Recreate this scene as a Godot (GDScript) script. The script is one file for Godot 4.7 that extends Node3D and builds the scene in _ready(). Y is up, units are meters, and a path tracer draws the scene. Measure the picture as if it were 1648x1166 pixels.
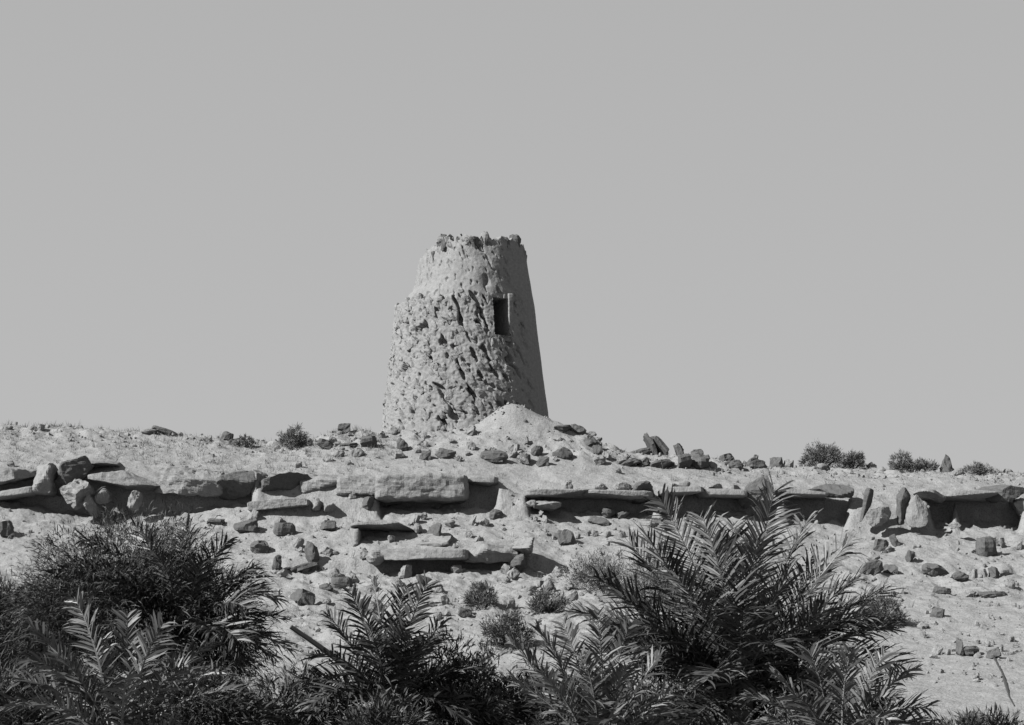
extends Node3D
# A ruined round stone watchtower on a rocky ridge above a date palm grove (black and white photograph).

# ---------------------------------------------------------------- camera numbers
const F := 2999.0            # focal length in photograph pixels
const PITCH := 0.1545        # camera looks up about 8.9 degrees
var cp := cos(PITCH)
var sp := sin(PITCH)

var n_big := FastNoiseLite.new()
var n_mid := FastNoiseLite.new()
var n_fine := FastNoiseLite.new()
var n_rock := FastNoiseLite.new()
var n_gouge := FastNoiseLite.new()
var n_cell := FastNoiseLite.new()
var names := {}
var M := {}
var rocks := []              # shared small rock meshes

# ================================================================ small helpers
func numbered(called: String) -> String:
	if not names.has(called):
		names[called] = 0
		return called
	names[called] += 1
	return "%s_%03d" % [called, names[called]]

func tag(o: Node, label: String, category: String, group := "", kind := "") -> void:
	o.set_meta("label", label)
	o.set_meta("category", category)
	if group != "": o.set_meta("group", group)
	o.set_meta("kind", kind if kind != "" else "thing")

func thing(called: String, at: Vector3, label: String, category: String, group := "") -> Node3D:
	var o := Node3D.new()
	o.name = numbered(called)
	add_child(o)
	o.position = at
	tag(o, label, category, group)
	return o

func mesh_node(called: String, mesh: Mesh, mat: Material, parent: Node, xf := Transform3D.IDENTITY) -> MeshInstance3D:
	var o := MeshInstance3D.new()
	o.name = called
	o.mesh = mesh
	o.material_override = mat
	parent.add_child(o, true)
	o.transform = xf
	return o

# slope of the sight line through a photograph pixel: x = d * k.x, y = d * k.y at forward distance d
func sight(px: float, py: float) -> Vector2:
	var u := (px - 824.0) / F
	var v := (583.0 - py) / F
	var w := cp - v * sp
	return Vector2(u / w, (sp + v * cp) / w)

func at(px: float, py: float, d: float) -> Vector3:
	var k := sight(px, py)
	return Vector3(k.x * d, k.y * d, -d)

func lerp_list(a: Array, x: float) -> float:
	if x <= a[0][0]: return a[0][1]
	for i in range(1, a.size()):
		if x < a[i][0]:
			var t: float = (x - a[i - 1][0]) / (a[i][0] - a[i - 1][0])
			t = t * t * (3.0 - 2.0 * t)
			return lerpf(a[i - 1][1], a[i][1], t)
	return a[-1][1]

# ================================================================ terrain
var ridge := [[-200, 690], [0, 684], [160, 688], [240, 694], [300, 702], [400, 711], [450, 714], [500, 704], [545, 694], [620, 694], [885, 692], [930, 697], [980, 716], [1030, 731], [1100, 734], [1200, 748], [1280, 752], [1400, 755], [1520, 757], [1648, 764], [1900, 770]]
var ledge_top := [[-200, 762], [0, 762], [150, 764], [250, 772], [420, 768], [600, 768], [750, 772], [850, 794], [1050, 796], [1240, 800], [1400, 806], [1648, 806], [1900, 806]]
var ledge_foot := [[-200, 800], [0, 802], [150, 826], [250, 822], [400, 806], [600, 812], [800, 812], [850, 812], [1050, 820], [1240, 824], [1400, 838], [1648, 838], [1900, 838]]
var low_top := [[-200, 896], [0, 898], [400, 906], [560, 900], [600, 888], [840, 892], [900, 906], [1200, 906], [1648, 912], [1900, 912]]
var low_foot := [[-200, 906], [0, 908], [400, 916], [560, 918], [620, 918], [840, 914], [900, 916], [1200, 914], [1648, 920], [1900, 920]]

# hollows worn under the ledge, first and last pixel; between them the bank of earth comes forward
var hollows := [[-400, 412], [612, 800], [850, 1048], [1066, 1244], [1261, 1356], [1489, 1524], [1531, 1631]]
func hollow(px: float) -> float:
	var n := 0.0
	for q in hollows: n = maxf(n, smoothstep(q[0] - 4.0, q[0] + 4.0, px) * smoothstep(q[1] + 4.0, q[1] - 4.0, px))
	return n

func line(a: Array, px: float, d: float) -> float:
	return at(px, lerp_list(a, px), d).y

func base_height(x: float, d: float) -> float:
	var px := clampf(824.0 + F * cp * x / maxf(d, 10.0), -220.0, 1868.0)
	var pts: Array
	var foot := 59.85
	var top_d := 60.05
	if d > 58.3 and d <= foot:
		# between the hollows a bank of earth slopes down from the ledge
		var floor_y := lerpf(line(low_top, px, 55.1), line(ledge_foot, px, 59.3), (d - 55.1) / (foot - 55.1))
		var up := smoothstep(58.3, 59.7, d) * (1.0 - hollow(px))
		return lerpf(floor_y, line(ledge_top, px, top_d), up)
	if d < 46.0:
		pts = [[18.0, -4.6], [30.0, -3.6], [37.0, at(px, 1180.0, 37.0).y], [46.0, at(px, 1030.0, 46.0).y]]
	elif d < 54.9:
		pts = [[46.0, at(px, 1030.0, 46.0).y], [54.9, line(low_foot, px, 54.6)]]
	elif d < 55.1:
		pts = [[54.9, line(low_foot, px, 54.6)], [55.1, line(low_top, px, 55.1)]]
	elif d < foot:
		pts = [[55.1, line(low_top, px, 55.1)], [foot, line(ledge_foot, px, minf(foot, 59.3))]]
	elif d < top_d:
		pts = [[foot, line(ledge_foot, px, minf(foot, 59.3))], [top_d, line(ledge_top, px, top_d)]]
	elif d < 64.6:
		pts = [[top_d, line(ledge_top, px, top_d)], [64.6, line(ridge, px, 64.6)]]
	else:
		var top := line(ridge, px, 64.6)
		pts = [[64.6, top], [66.5, top + 0.05], [76.0, top - 0.25], [110.0, top - 4.0], [300.0, -6.0], [900.0, -8.0]]
	for i in range(1, pts.size()):
		if d <= pts[i][0]:
			var t: float = clampf((d - pts[i - 1][0]) / (pts[i][0] - pts[i - 1][0]), 0.0, 1.0)
			return lerpf(pts[i - 1][1], pts[i][1], t)
	return pts[-1][1]

func roughness_at(x: float, d: float) -> float:
	var px := 824.0 + F * cp * x / maxf(d, 10.0)
	var r := 1.0
	if d > 59.9 and d < 63.6: r = 0.45
	if d > 63.0 and absf(px - 720.0) < 300.0: r = 1.1
	if d < 46.0: r = 0.6
	if d > 55.2 and d < 59.5: r = 0.7
	r *= 1.0 - 0.85 * exp(-pow(x - 0.1, 2.0) / 2.6 - pow(d - 65.0, 2.0) / 3.0)
	if px > 1380.0 and d < 52.0: r *= 0.45
	return r

func ground(x: float, d: float) -> float:
	var y := base_height(x, d)
	if d > 120.0 or absf(x) > 60.0: return y + n_big.get_noise_2d(x * 0.2, d * 0.2) * 1.5
	var r := roughness_at(x, d)
	y += n_big.get_noise_2d(x, d) * 0.20 * minf(r, 0.7)
	y += n_mid.get_noise_2d(x, d) * 0.15 * r
	var f := n_fine.get_noise_2d(x, d)
	y += (absf(f) * 0.12 - 0.03) * r
	var c := n_cell.get_noise_2d(x, d)          # pits between half buried stones
	y -= maxf(0.0, c - 0.12) * 0.35 * (r - 0.35)
	# the bank of earth heaped against the foot of the tower
	var mx := x + 0.05
	var md := d - 65.2
	y += 0.98 * exp(-mx * mx / 1.15 - md * md / 1.3)
	y += 0.25 * exp(-pow(x - 1.6, 2.0) / 1.2 - md * md / 1.6)
	return y

# where the sight line through a pixel meets the ground
func hit(px: float, py: float, from := 31.0) -> Vector3:
	var k := sight(px, py)
	var d := from
	while d < 74.0:
		if ground(k.x * d, d) >= k.y * d:
			var lo := d - 0.25
			var hi := d
			for i in 7:
				var m := (lo + hi) * 0.5
				if ground(k.x * m, m) >= k.y * m: hi = m
				else: lo = m
			return Vector3(k.x * hi, ground(k.x * hi, hi), -hi)
		d += 0.25
	return Vector3(k.x * 65.2, ground(k.x * 65.2, 65.2), -65.2)

func build_ground() -> void:
	var xs := []
	var x := -19.6
	while x <= 19.6:
		xs.append(x)
		x += 0.095
	var step := 0.3
	var ext := []
	x = xs[-1]
	while x < 700.0:
		x += step
		step *= 1.25
		ext.append(x)
	var left := []
	for e in ext: left.push_front(-e)
	xs = left + xs + ext
	var ds := []
	var d := -60.0
	while d < 18.0:
		ds.append(d)
		d += 6.0
	d = 18.0
	while d < 900.0:
		ds.append(d)
		if d < 36.0: d += 0.4
		elif d < 44.0: d += 0.16
		elif d < 59.2: d += 0.085
		elif d < 60.2: d += 0.05
		elif d < 66.5: d += 0.085
		elif d < 74.0: d += 0.3
		else: d *= 1.09
	var nx := xs.size()
	var nd := ds.size()
	var v := PackedVector3Array()
	v.resize(nx * nd)
	for j in nd:
		for i in nx:
			v[j * nx + i] = Vector3(xs[i], ground(xs[i], ds[j]), -ds[j])
	var nor := PackedVector3Array()
	nor.resize(nx * nd)
	for j in nd:
		for i in nx:
			var a := v[j * nx + maxi(i - 1, 0)]
			var b := v[j * nx + mini(i + 1, nx - 1)]
			var c := v[maxi(j - 1, 0) * nx + i]
			var e := v[mini(j + 1, nd - 1) * nx + i]
			nor[j * nx + i] = (b - a).cross(e - c).normalized()
	var idx := PackedInt32Array()
	idx.resize((nx - 1) * (nd - 1) * 6)
	var k := 0
	for j in nd - 1:
		for i in nx - 1:
			var p := j * nx + i
			idx[k] = p
			idx[k + 1] = p + nx
			idx[k + 2] = p + 1
			idx[k + 3] = p + 1
			idx[k + 4] = p + nx
			idx[k + 5] = p + nx + 1
			k += 6
	var arr := []
	arr.resize(Mesh.ARRAY_MAX)
	arr[Mesh.ARRAY_VERTEX] = v
	arr[Mesh.ARRAY_NORMAL] = nor
	arr[Mesh.ARRAY_INDEX] = idx
	var m := ArrayMesh.new()
	m.add_surface_from_arrays(Mesh.PRIMITIVE_TRIANGLES, arr)
	var o := mesh_node("hillside_ground", m, M.earth, self)
	tag(o, "pale stony hillside rising to the ridge under the tower", "hillside", "", "structure")

# ================================================================ materials
func grey(v: float) -> Color:
	return Color(v, v, v).linear_to_srgb()

func speckle(size: int, sd: int, lo: float, hi: float, freq: float, pits: float) -> ImageTexture:
	var a := FastNoiseLite.new()
	a.seed = sd
	a.frequency = freq
	a.fractal_octaves = 5
	var b := FastNoiseLite.new()
	b.seed = sd + 7
	b.frequency = freq * 7.0
	b.fractal_octaves = 2
	var ia := a.get_seamless_image(size, size)
	var ib := b.get_seamless_image(size, size)
	var im := Image.create(size, size, true, Image.FORMAT_RGB8)
	for y in size:
		for x in size:
			var t := ia.get_pixel(x, y).r
			var s := ib.get_pixel(x, y).r
			var g := lerpf(lo, hi, clampf(t * 0.65 + s * 0.35, 0.0, 1.0))
			if s < pits: g *= 0.72
			im.set_pixel(x, y, grey(g))
	im.generate_mipmaps()
	return ImageTexture.create_from_image(im)

func bumps(size: int, sd: int, freq: float, strength: float) -> ImageTexture:
	var a := FastNoiseLite.new()
	a.seed = sd
	a.frequency = freq
	a.fractal_octaves = 5
	a.fractal_gain = 0.62
	var im := a.get_seamless_image(size, size)
	im.convert(Image.FORMAT_RGB8)
	im.bump_map_to_normal_map(strength)
	im.generate_mipmaps()
	return ImageTexture.create_from_image(im)

func stone_mat(tex: Texture2D, nrm: Texture2D, scale: float, tint: float, nstr: float) -> StandardMaterial3D:
	var m := StandardMaterial3D.new()
	m.albedo_texture = tex
	m.albedo_color = Color(tint, tint, tint)
	m.roughness = 0.95
	m.metallic_specular = 0.15
	m.normal_enabled = true
	m.normal_texture = nrm
	m.normal_scale = nstr
	m.uv1_triplanar = true
	m.uv1_world_triplanar = true
	m.uv1_scale = Vector3(scale, scale, scale)
	return m

func leaf_mat(v: float, rough: float, spec: float) -> StandardMaterial3D:
	var m := StandardMaterial3D.new()
	m.albedo_color = grey(v)
	m.vertex_color_use_as_albedo = true
	m.roughness = rough
	m.metallic_specular = spec
	m.cull_mode = BaseMaterial3D.CULL_DISABLED
	return m

func build_materials() -> void:
	var t1 := speckle(512, 11, 0.125, 0.225, 0.012, 0.33)
	var t2 := speckle(512, 23, 0.10, 0.22, 0.016, 0.36)
	var t3 := speckle(512, 37, 0.11, 0.23, 0.02, 0.36)
	var b1 := bumps(512, 5, 0.03, 6.0)
	var b2 := bumps(512, 9, 0.02, 7.0)
	M.earth = stone_mat(t1, b1, 0.35, 1.0, 0.7)
	M.rock = stone_mat(t2, b2, 0.6, 1.0, 1.0)
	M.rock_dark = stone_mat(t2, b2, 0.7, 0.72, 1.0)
	M.tower = stone_mat(t3, b2, 0.55, 1.0, 0.6)
	M.frond = leaf_mat(1.0, 0.5, 0.4)
	M.leaf = leaf_mat(1.0, 0.6, 0.35)
	M.bark = stone_mat(t2, b2, 1.2, 0.6, 1.0)
	M.straw = leaf_mat(0.13, 0.8, 0.2)
	M.straw.vertex_color_use_as_albedo = false
	M.dark = StandardMaterial3D.new()
	M.dark.albedo_color = grey(0.025)
	M.dark.roughness = 0.9

# ================================================================ rocks
# a boulder: a rounded box, trimmed by a few random planes, roughened by noise; half size 1
func rock_mesh(sd: int, n: int, boxy: float, cuts: int, rough: float, scale := Vector3.ONE, smooth := false, under := 0.0, deep_cut := 0.62) -> ArrayMesh:
	var rng := RandomNumberGenerator.new()
	rng.seed = sd
	var planes := []
	for i in cuts:
		var pn := Vector3(rng.randfn(), rng.randfn(), rng.randfn()).normalized()
		planes.append([pn, rng.randf_range(deep_cut, 0.95)])
	var st := SurfaceTool.new()
	st.begin(Mesh.PRIMITIVE_TRIANGLES)
	st.set_smooth_group(0 if smooth else -1)
	var off := Vector3(sd * 13.7, sd * 5.1, sd * 3.3)
	var axes := [[Vector3.RIGHT, Vector3.UP, Vector3.BACK], [Vector3.LEFT, Vector3.BACK, Vector3.UP], [Vector3.UP, Vector3.BACK, Vector3.RIGHT], [Vector3.DOWN, Vector3.RIGHT, Vector3.BACK], [Vector3.BACK, Vector3.RIGHT, Vector3.UP], [Vector3.FORWARD, Vector3.UP, Vector3.RIGHT]]
	var mx := maxf(scale.x, maxf(scale.y, scale.z))
	for ax in axes:
		var g := []
		for j in n + 1:
			for i in n + 1:
				var p: Vector3 = ax[0] + ax[1] * (2.0 * i / n - 1.0) + ax[2] * (2.0 * j / n - 1.0)
				var q := pow(pow(absf(p.x), boxy) + pow(absf(p.y), boxy) + pow(absf(p.z), boxy), 1.0 / boxy)
				p /= q
				for pl in planes:
					var over: float = p.dot(pl[0]) - pl[1]
					if over > 0.0: p -= pl[0] * over
				var w: Vector3 = p * scale
				w.z += under * w.y
				var s: Vector3 = w * (1.6 / mx) + off
				var k := n_rock.get_noise_3dv(s * 1.0) * 0.6 + n_rock.get_noise_3dv(s * 2.7) * 0.3 + n_rock.get_noise_3dv(s * 6.0) * 0.15
				w += p.normalized() * k * rough * minf(scale.x, minf(scale.y, scale.z))
				g.append(w)
		for j in n:
			for i in n:
				var a: Vector3 = g[j * (n + 1) + i]
				var b: Vector3 = g[j * (n + 1) + i + 1]
				var c: Vector3 = g[(j + 1) * (n + 1) + i]
				var e: Vector3 = g[(j + 1) * (n + 1) + i + 1]
				for q in [a, c, b, b, c, e]: st.add_vertex(q)
	st.generate_normals()
	return st.commit()

func build_rock_library() -> void:
	for i in 16:
		rocks.append(rock_mesh(100 + i, 4, [3.0, 5.0, 7.0, 2.6][i % 4], 7, 0.35))

# a stone lying on the ground at a photograph pixel (the middle of its foot), w and h in photograph pixels
var marks := []            # pixel and label of every stone that has its own description
var rng0 := RandomNumberGenerator.new()
func stone_at(px: float, py: float, w: float, h: float, called: String, label: String, group := "", lean := 0.0, dark := false) -> MeshInstance3D:
	var p := hit(px, py)
	var d := -p.z
	var s := d / (F * cp)
	var hw := maxf(w * s * 0.5, 0.05)
	var hh := maxf(h * s * 0.5, 0.05)
	var dep := clampf((hw + hh) * 0.5, 0.06, 1.0) * rng0.randf_range(0.8, 1.15)
	var b := Basis(Vector3.BACK, lean) * Basis(Vector3.UP, rng0.randf_range(-0.4, 0.4)) * Basis.from_scale(Vector3(hw, hh * 1.1, dep))
	if rng0.randf() < 0.5: b = b * Basis(Vector3.UP, PI)
	var xf := Transform3D(b, p + Vector3(0, hh * 0.72, -dep * 0.2))
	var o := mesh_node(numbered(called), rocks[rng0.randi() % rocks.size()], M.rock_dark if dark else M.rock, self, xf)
	tag(o, label, "rock", group)
	return o

# a big block of the outcrop: pixel box (x0, y0)-(x1, y1) of its face at distance d, reaching back into the hill
func block(x0: float, y0: float, x1: float, y1: float, d: float, back: float, called: String, label: String, sd: int, lean := 0.0, boxy := 6.0, yaw := 0.0, dark := false, under := 9.0) -> MeshInstance3D:
	marks.append([(x0 + x1) * 0.5, (y0 + y1) * 0.5, label])
	var c := at((x0 + x1) * 0.5, (y0 + y1) * 0.5, d)
	var s := d / (F * cp)
	back += 0.5 if back > 0.45 else 0.0
	var half := Vector3((x1 - x0) * s * 0.5, (y1 - y0) * s * 0.5, back * 0.5)
	var n := clampi(int(maxf(half.x, half.y) * 17.0), 9, 22)
	var m := rock_mesh(sd, n, boxy, 10 if boxy < 5.0 else (0 if boxy >= 9.0 else (2 if boxy >= 8.0 else 6)), 0.36, half * 1.07, false, under if under < 5.0 else (0.6 if dark else -0.3), (0.55 if boxy < 5.0 else 0.7))
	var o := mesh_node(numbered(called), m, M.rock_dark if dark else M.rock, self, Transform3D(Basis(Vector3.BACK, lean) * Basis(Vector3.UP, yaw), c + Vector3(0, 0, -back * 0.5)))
	tag(o, label, "rock", "blocks of the rock ledges")
	return o

func build_ledges() -> void:
	# main ledge, from the left edge of the picture to the right
	block(-60, 748, 54, 775, 59.0, 1.6, "rock_slab", "flat pale slab of the ledge cut by the picture's left edge", 1, 0.05)
	block(-40, 786, 52, 800, 58.9, 1.0, "rock_slab", "low pale lip of rock under the leftmost ledge slab", 2, 0.12)
	block(52, 745, 80, 792, 58.9, 1.2, "rock_block", "narrow pale upright block between leftmost slab and tilted dark boulder", 3)
	block(76, 744, 140, 788, 59.2, 1.0, "boulder", "dark oval boulder tilted up to the right on the left ledge", 4, 0.55, 3.0, 0.5, true)
	block(120, 736, 184, 748, 60.3, 0.6, "rock_slab", "thin broken dark slab lying behind the tilted boulder on the left", 5, -0.08)
	block(92, 772, 140, 812, 58.2, 0.8, "boulder", "pale wedge shaped boulder fallen in front of the left ledge", 6, 0.6, 3.2)
	block(132, 790, 150, 832, 58.3, 0.5, "rock_block", "pale slanting foot stone beside the pale wedge boulder", 7, 0.4, 3.0)
	block(142, 757, 252, 784, 59.0, 1.5, "rock_slab", "knobbly grey slab overhanging a dark hollow left of the long shadow", 8, -0.1)
	block(150, 785, 172, 812, 58.7, 0.6, "boulder", "small grey stone in the hollow under the knobbly slab", 9, 0.0, 3.0)
	block(206, 790, 224, 822, 58.6, 0.4, "rock_block", "thin pale prop stone under the right end of the knobbly slab", 10, -0.35)
	block(246, 752, 350, 792, 58.9, 1.6, "rock_slab", "broad pale slab with a long black shadow beneath it", 11, -0.03)
	block(340, 754, 406, 797, 58.75, 1.1, "boulder", "rounded dark grey boulder at the right end of the broad pale slab", 12, 0.0, 2.5, 0.5, true)
	block(403, 754, 420, 800, 59.0, 0.9, "rock_block", "thin pale upright stone right of the rounded grey boulder", 13)
	block(416, 760, 486, 798, 58.8, 1.3, "rock_block", "square dark grey block left of the long pale ledge face", 14, 0.0, 7.0, 0.25, true)
	block(400, 803, 492, 818, 58.3, 0.8, "rock_slab", "flat rounded pale slab lying in front of the square grey block", 15, 0.06)
	block(484, 760, 546, 790, 58.95, 1.3, "rock_block", "pale weathered block right of the square grey block", 16, 0.0, 7.0)
	block(544, 764, 611, 796, 58.98, 1.3, "rock_block", "smooth pale block left of the long ledge slab below the tower", 17, 0.0, 8.0)
	block(608, 762, 746, 802, 58.7, 1.7, "rock_slab", "long grey ledge slab with rounded right end below the tower", 18, 0.0, 9.0, 0.0, false, 0.1)
	block(744, 764, 800, 778, 59.3, 1.2, "rock_slab", "thin grey slab over the triangular shadow right of the long ledge slab", 19, -0.05)
	block(576, 800, 604, 822, 58.5, 0.6, "boulder", "dark boulder at the foot of the ledge left of the long slab", 20, 0.3, 3.0, 0.4, true)
	block(498, 800, 516, 820, 58.4, 0.5, "boulder", "small dark boulder at the right end of the flat rounded slab", 21, 0.0, 3.0)
	block(516, 806, 540, 824, 58.3, 0.5, "boulder", "small pale boulder between two dark ones below the pale blocks", 22, 0.0, 3.0)
	block(848, 786, 948, 798, 58.85, 1.5, "rock_slab", "thin flat ledge slab carrying a small upright stone", 23, 0.0, 8.0, 0.0, false, 0.2)
	block(944, 788, 1048, 800, 58.85, 1.5, "rock_slab", "thin flat ledge slab carrying two squat boulders", 24, -0.02, 8.0, 0.0, false, 0.2)
	block(904, 770, 921, 793, 58.9, 0.4, "rock_block", "small upright stone standing on the thin ledge slab", 25, 0.15)
	block(928, 776, 982, 794, 59.2, 0.9, "boulder", "long low boulder on the thin ledge slab right of the upright stone", 26, 0.12, 3.0)
	block(990, 774, 1016, 796, 59.1, 0.8, "boulder", "small boulder at the middle of the thin ledge slab", 27, -0.3, 3.0)
	block(1010, 774, 1050, 804, 58.9, 0.9, "boulder", "rounded dark boulder at the right end of the thin ledge slab", 28, 0.0, 3.0, 0.3, true)
	block(846, 804, 862, 814, 58.3, 0.4, "rock_block", "small flat block at the left foot of the thin ledge slab", 29)
	block(862, 804, 902, 818, 58.2, 0.5, "rock_block", "pale block with a dark right side below the thin ledge slab", 30, -0.1)
	block(1066, 782, 1132, 793, 58.7, 1.5, "rock_slab", "thin roof slab of the hollow behind the tall palm's left frond", 31, 0.03, 8.0)
	block(1084, 772, 1112, 786, 59.2, 0.8, "boulder", "grey boulder on the roof slab behind the tall palm's left frond", 46, 0.0, 3.2)
	block(1128, 786, 1202, 797, 58.7, 1.5, "rock_slab", "thin roof slab left of the dark leaning rock", 32, -0.03, 8.0)
	block(1138, 774, 1166, 790, 59.1, 0.8, "boulder", "round boulder on the ledge left of the dark leaning rock", 33, 0.0, 2.6)
	block(1166, 778, 1200, 794, 59.0, 0.9, "boulder", "squat boulder on the ledge touching the dark leaning rock", 34, 0.0, 3.2)
	block(1192, 774, 1246, 806, 58.7, 0.9, "boulder", "dark rock leaning to the left above the tall palm", 35, 0.5, 4.0, 0.7, true)
	block(1258, 785, 1332, 796, 58.65, 1.6, "rock_slab", "flat roof slab over the square black hollow right of the tall palm", 36, -0.03, 8.0)
	block(1318, 775, 1360, 799, 58.75, 1.2, "boulder", "dark hump at the right end of the square black hollow", 37, -0.1, 4.0, 0.6, true)
	block(1386, 786, 1402, 838, 58.2, 0.2, "rock_slab", "thin dark slab leaning right in the row of standing stones", 38, -0.28, 5.0, 0.9, true, 0.0)
	block(1396, 810, 1436, 844, 57.9, 0.4, "boulder", "grey triangular boulder at the foot of the standing stones", 39, 0.2, 3.0, 0.4, false, 0.3)
	block(1438, 784, 1468, 842, 58.2, 0.3, "rock_block", "tall pointed grey stone in the row of standing stones", 40, -0.12, 3.4, 0.9, true, 0.0)
	block(1460, 796, 1492, 846, 58.0, 0.3, "rock_block", "pale upright stone right of the tall pointed grey stone", 41, 0.08, 4.0, -0.4)
	block(1484, 788, 1526, 799, 58.5, 1.4, "rock_slab", "small roof slab over the black hollow among the standing stones", 42, -0.35, 6.0)
	block(1526, 788, 1606, 800, 58.6, 1.6, "rock_slab", "long roof slab over the black hollow near the right edge", 43, -0.02, 8.0)
	block(1598, 779, 1634, 804, 58.6, 1.2, "rock_block", "dark end stone on the hollow near the picture's right edge", 44, -0.12, 5.0, 0.6, true)
	block(1530, 838, 1548, 850, 57.6, 0.3, "boulder", "small black stone at the foot of the right hollow", 47, 0.3, 3.0)
	block(1636, 800, 1700, 838, 58.8, 1.2, "boulder", "pale boulder cut by the picture's right edge on the ledge", 45, 0.0, 3.2)
	# lower ledge below the tower
	block(566, 836, 660, 850, 56.2, 1.4, "rock_slab", "pale roof slab of the black hollow on the lower slope", 51, -0.05, 6.0)
	block(560, 850, 578, 878, 56.0, 0.8, "rock_block", "pale stone closing the left side of the black hollow", 52)
	block(650, 856, 744, 886, 55.6, 1.4, "rock_slab", "smooth pale bulging slab right of the black hollow", 53, -0.06, 4.0)
	block(692, 842, 704, 872, 56.0, 0.5, "rock_block", "small dark upright stone on the smooth bulging slab", 54, 0.1, 4.0, 0.4, true)
	block(616, 882, 748, 899, 54.0, 1.6, "rock_slab", "long straight slab with a black shadow line on the lower slope", 55, 0.0, 8.0)
	block(744, 868, 832, 902, 54.2, 1.5, "rock_slab", "wide pale slab right of the long straight slab", 56, 0.0, 7.0)
	block(822, 864, 862, 894, 53.9, 0.8, "boulder", "grey pointed boulder on the right end of the lower ledge", 57, 0.35, 2.8, 0.4)
	block(824, 890, 842, 914, 53.9, 0.5, "boulder", "small black boulder under the grey pointed boulder", 58, 0.0, 3.0, 0.4, true)
	block(590, 880, 622, 906, 54.1, 0.8, "boulder", "rounded grey boulder left of the long straight slab", 59, 0.0, 2.6)

var used := {}
func near_label(px: float, py: float, w: float) -> String:
	var order := []
	for q in marks: order.append([pow(q[0] - px, 2.0) + pow((q[1] - py) * 1.5, 2.0), q])
	order.sort_custom(func(a, b): return a[0] < b[0])
	var size := "tiny chip" if w < 8.0 else ("small stone" if w < 13.0 else "rubble stone")
	var first := ""
	for i in 9:
		var m: Array = order[i][1]
		var dx: float = px - m[0]
		var dy: float = py - m[1]
		var way := ("right of" if dx > 0.0 else "left of") if absf(dx) > absf(dy) else ("below" if dy > 0.0 else "above")
		var text := "%s %s the %s" % [size, way, m[2]]
		if text.split(" ").size() > 16: continue
		if first == "": first = text
		if not used.has(text):
			used[text] = true
			return text
	return first

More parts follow.
